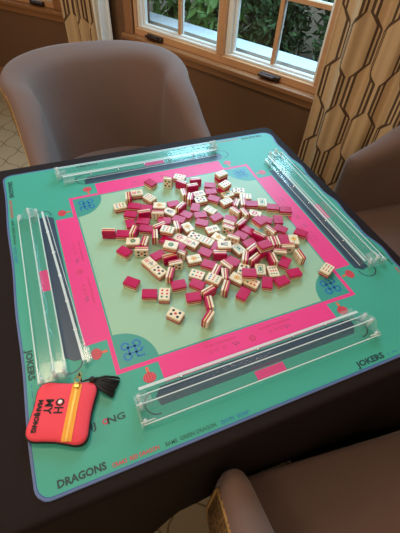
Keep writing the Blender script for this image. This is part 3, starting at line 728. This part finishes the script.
# zipper: tape across the pouch from near pull to near side
za, zb = onp(-.3185, -.2560), onp(-.3500, -.3395)
zd = (zb-za).normalized(); zn = Vector((-zd.y, zd.x))
def zbm(w_, z0, z1, o=0):
    bm = bmesh.new()
    pts = []
    N_ = 12
    for i in range(N_):
        t0, t1 = i/N_, (i+1)/N_
        def hz(t_): return .0168+.0009*sin(pi*t_)-(.0012 if t_ in (0, 1) else 0)
        a = za.lerp(zb, t0); b = za.lerp(zb, t1)
        vs = []
        for p_, tt in ((a, t0), (b, t1)):
            for s_ in (-1, 1):
                for dz in (z0, z1): vs.append(bm.verts.new((*(p_+zn*(o+s_*w_/2)), hz(tt)+dz)))
        for q in ((0, 1, 3, 2), (4, 6, 7, 5), (0, 4, 5, 1), (2, 3, 7, 6), (0, 2, 6, 4), (1, 5, 7, 3)): bm.faces.new([vs[j] for j in q])
    return bm
zt_ = obj('zipper', zbm(.0150, -.004, .0006), M_zip, pz)
bm = bmesh.new(); Ln = (zb-za).length
for i in range(46):
    p_ = za+zd*(Ln*(i+.5)/46); s_ = 1 if i % 2 else -1
    zz = .0168+.0009*sin(pi*(i+.5)/46)
    c = p_+zn*s_*.0008; M_ = Matrix.Translation((c.x, c.y, zz)) @ Matrix.Rotation(math.atan2(zd.y, zd.x), 4, 'Z')
    box(bm, (-.0006, -.0018, 0), (.0006, .0018, .0016), M=M_)
obj('teeth', bm, M_gold, zt_)
bm = bmesh.new(); M_ = Matrix.Translation((za.x, za.y, .0172)) @ Matrix.Rotation(math.atan2(zd.y, zd.x), 4, 'Z')
box(bm, (-.001, -.004, 0), (.008, .004, .004), M=M_)
tube(bm, [M_ @ Vector((-.004+.006*cos(a), .0045*sin(a), .005)) for a in [2*pi*k/14 for k in range(14)]], .0009, 6, closed=True)
tube(bm, [M_ @ Vector((-.013+.005*cos(a), .003*sin(a)+.001, .003)) for a in [2*pi*k/14 for k in range(14)]], .0009, 6, closed=True)
bevel(obj('zipper_pull', bm, M_gold, pz), .0005)
# tassel: cord loop, knot and a skirt of threads
t0 = Vector((*onp(-.312, -.252), .0120)); t1 = Vector((*onp(-.297, -.2545), .0150)); t2 = Vector((*onp(-.262, -.2790), .0045))
bm = bmesh.new(); tube(bm, [M_ @ Vector((-.016, 0, .003)), t0, t0.lerp(t1, .5), t1], .0016, 7)
ths = (t2-t1).normalized(); tsd = ths.cross(Vector((0, 0, 1))).normalized(); rt = random.Random(3)
tube(bm, [t1-ths*.002, t1+ths*.001, t1+ths*.005, t1+ths*.008], [.003, .0055, .0055, .004], 10)
for i in range(70):
    w0 = rt.uniform(-1, 1); h0 = rt.uniform(0, 1); l_ = rt.uniform(.92, 1.05)
    a = t1+ths*.005+tsd*w0*.003; b = t1.lerp(t2, .5)+tsd*w0*.0125+Vector((0, 0, h0*.004)); c = t1+(t2-t1)*l_+tsd*w0*.0180; c.z = .0022+h0*.006
    tube(bm, [a, b, c], .0011, 4)
tz = obj('tassel', bm, M_pblack, pz, smooth=True); tz['label'] = 'black thread tassel'
# embroidered words on the pouch, read with the pouch turned
ang = math.atan2(zd.y, zd.x)
def ptxt(s, size, x, y, a, width, bold=.0005):
    p_ = onp(x, y); return text_mesh('lettering', s, size, M_pblack, pz, T((p_.x, p_.y, .0176)) @ Matrix.Rotation(a, 4, 'Z'), bold=bold, width=width, thick=.0002)
ptxt('OH', .0190, -.3530, -.2690, ang, .0240); ptxt('MY', .0170, -.3680, -.2650, ang, .0240); ptxt('MAHJONG', .0095, -.3790, -.2620, ang, .050)
bm = bmesh.new(); p_ = onp(-.3490, -.2765); poly(bm, [(p_.x+.0032*cos(a), p_.y+.0032*sin(a)) for a in [2*pi*k/12 for k in range(12)]], .0181); obj('lettering', bm, M_white, pz)

# ------------------------------------------------------------------ chairs
def ztop(y):
    pts = [(-.45, .66), (-.30, .675), (-.20, .712), (-.11, .760), (0, .797), (.13, .818), (.25, .826), (.5, .828)]
    for (a, za_), (b, zb_) in zip(pts, pts[1:]):
        if a <= y <= b: return za_+(zb_-za_)*(y-a)/(b-a)
    return pts[-1][1]
def chair(label, loc, rz_):
    r = thing('barrel_chair', label, 'chair', loc, rz_, 'taupe barrel chairs round the table')
    # centre line of the wrap-round shell: straight arms, half-elliptical back
    cl_ = []; hx = .284; y0 = -.285; yb = -.04; by = .225
    for i in range(7): cl_.append((-hx+.006*(1-i/6), y0+(yb-y0)*i/6))
    for i in range(1, 30):
        a = pi-pi*i/30; c_ = cos(a); s_ = sin(a); cl_.append((hx*(1 if c_ > 0 else -1)*abs(c_)**.78, yb+by*abs(s_)**.85))
    for i in range(7): cl_.append((hx-.006*i/6, yb+(y0-yb)*i/6))
    n_ = len(cl_)
    def nrm(i):
        a = Vector(cl_[max(0, i-1)]); b = Vector(cl_[min(n_-1, i+1)]); t_ = (b-a).normalized(); return Vector((-t_.y, t_.x))   # outward (left side going up -> -x)
    def sec(i):
        p = Vector(cl_[i]); n2 = nrm(i); zt = ztop(p.y); th = .030+.006*max(0, min(1, (p.y+.1)/.4)); lean = .012+.105*max(0, min(1, (p.y+.02)/.2))
        def pt(off, z): k_ = (z-.45)/.35; q = p+n2*(off+lean*k_); return (q.x, q.y, z)
        outer = [pt(th*.6, .13), pt(th*1.15, .30), pt(th*1.3, .48), pt(th*.98, zt-.035)]
        rim = [pt(th*.86, zt-.016), pt(th*.55, zt-.003), pt(0, zt+.002), pt(-th*.65, zt-.004), pt(-th*.98, zt-.022)]
        gi = .040*max(0, min(1, (p.y+.30)/.30))
        rim[3] = pt(-th*.65-gi*.5, zt-.006); rim[4] = pt(-th*.98-gi*.9, zt-.026)
        inner = [pt(-th*1.05-gi, zt-.06), pt(-th*1.05-gi, .56), pt(-th*1.0-gi, .40), pt(-th*.9-gi, .28)]
        return outer, rim, inner
    secs = [sec(i) for i in range(n_)]
    bm = bmesh.new(); g = [[bm.verts.new(c) for c in s_[0]+[s_[1][0]]] for s_ in secs]
    for a, b in zip(g, g[1:]):
        for j in range(len(a)-1): bm.faces.new((a[j], b[j], b[j+1], a[j+1]))
    so = obj('outer_shell', bm, M_gold_fab, r, smooth=True); so['label'] = 'bronze metallic outer fabric'
    m_ = so.modifiers.new('s', 'SOLIDIFY'); m_.thickness = .006; m_.offset = -1
    bm = bmesh.new(); g = [[bm.verts.new(c) for c in [s_[1][0]]+s_[1][1:]+s_[2]] for s_ in secs]
    for a, b in zip(g, g[1:]):
        for j in range(len(a)-1): bm.faces.new((a[j], b[j], b[j+1], a[j+1]))
    for e_, sg in ((0, 1), (-1, 1)):        # padded fronts of the arms
        o_, rm, inn = secs[e_]; loop = [Vector(c) for c in o_[::1]]+[Vector(c) for c in rm]+[Vector(c) for c in inn]
        cen = sum(loop, Vector())/len(loop)
        v1 = [bm.verts.new(c) for c in loop]; v2 = [bm.verts.new(cen+(c-cen)*Vector((.86, 1, .985)).x + Vector((0, -.016, 0)) if False else Vector((cen.x+(c.x-cen.x)*.78, c.y-.016, cen.z+(c.z-cen.z)*.985))) for c in loop]
        v3 = [bm.verts.new(Vector((cen.x+(c.x-cen.x)*.35, c.y-.024, cen.z+(c.z-cen.z)*.96))) for c in loop]
        m = len(loop)
        for A_, B_ in ((v1, v2), (v2, v3)):
            for j in range(m): bm.faces.new((A_[j], A_[(j+1) % m], B_[(j+1) % m], B_[j]))
        bm.faces.new(v3)
    bmesh.ops.remove_doubles(bm, verts=bm.verts, dist=.0004)
    up = obj('backrest', bm, M_taupe, r, smooth=True); subsurf(up, 1)
    bm = bmesh.new(); tube(bm, [Vector(s_[0][0])*1+Vector((0, -.004 if i in (0, n_-1) else 0, 0)) for i, s_ in [(0, secs[0])]]+[Vector(c) for c in secs[0][0][1:]]+[Vector(s_[1][0])+Vector((0, 0, -.010)) for s_ in secs]+[Vector(c) for c in secs[-1][0][::-1]], .0035, 7)
    obj('welt', bm, M_welt, r, smooth=True)['label'] = 'gold welt piping'
    # seat cushion
    bm = bmesh.new(); o1 = []
    inn = [(-(hx-.034), -.330), (-(hx-.034), yb)] + [((hx-.034)*(1 if cos(a) > 0 else -1)*abs(cos(a))**.8, yb+(by-.04)*abs(sin(a))**.85) for a in [pi-pi*i/16 for i in range(1, 16)]] + [((hx-.034), yb), ((hx-.034), -.330)]
    cen = Vector((0, -.03))
    lv = [(.93, .30), (.985, .315), (1.0, .35), (1.0, .42), (.985, .440), (.94, .452), (.7, .460), (.3, .463)]
    rs = [[bm.verts.new((cen.x+(p[0]-cen.x)*s_, cen.y+(p[1]-cen.y)*s_, z)) for p in inn] for s_, z in lv]
    for a, b in zip(rs, rs[1:]):
        for j in range(len(a)): bm.faces.new((a[j], a[(j+1) % len(a)], b[(j+1) % len(a)], b[j]))
    bm.faces.new(rs[0][::-1]); bm.faces.new(rs[-1])
    obj('seat', bm, M_taupe, r, smooth=True)
    bm = bmesh.new(); prism(bm, [(p[0]*.96, cen.y+(p[1]-cen.y)*.96) for p in inn], .14, .30); obj('seat_base', bm, M_gold_fab, r)
    for sx in (-1, 1):
        for yy in (-.27, .22):
            k_ = 1 if yy < 0 else .8
            k_ *= .92; bm = bmesh.new(); tube(bm, [(sx*.25*k_, yy*.8, .145), (sx*.265*k_, yy*1.04, 0)], [.022, .013], 10); obj('leg', bm, M_legs, r, smooth=True)
    return r
chair('taupe barrel chair at the far side of the table, under the windows', (-.034, .84, 0), radians(1))
chair('taupe barrel chair at the right side, in front of the patterned curtain', (.99, -.005, 0), radians(-90))
chair('taupe barrel chair at the near side, its rounded left arm by the table', (.128, -.784, 0), radians(180-7))
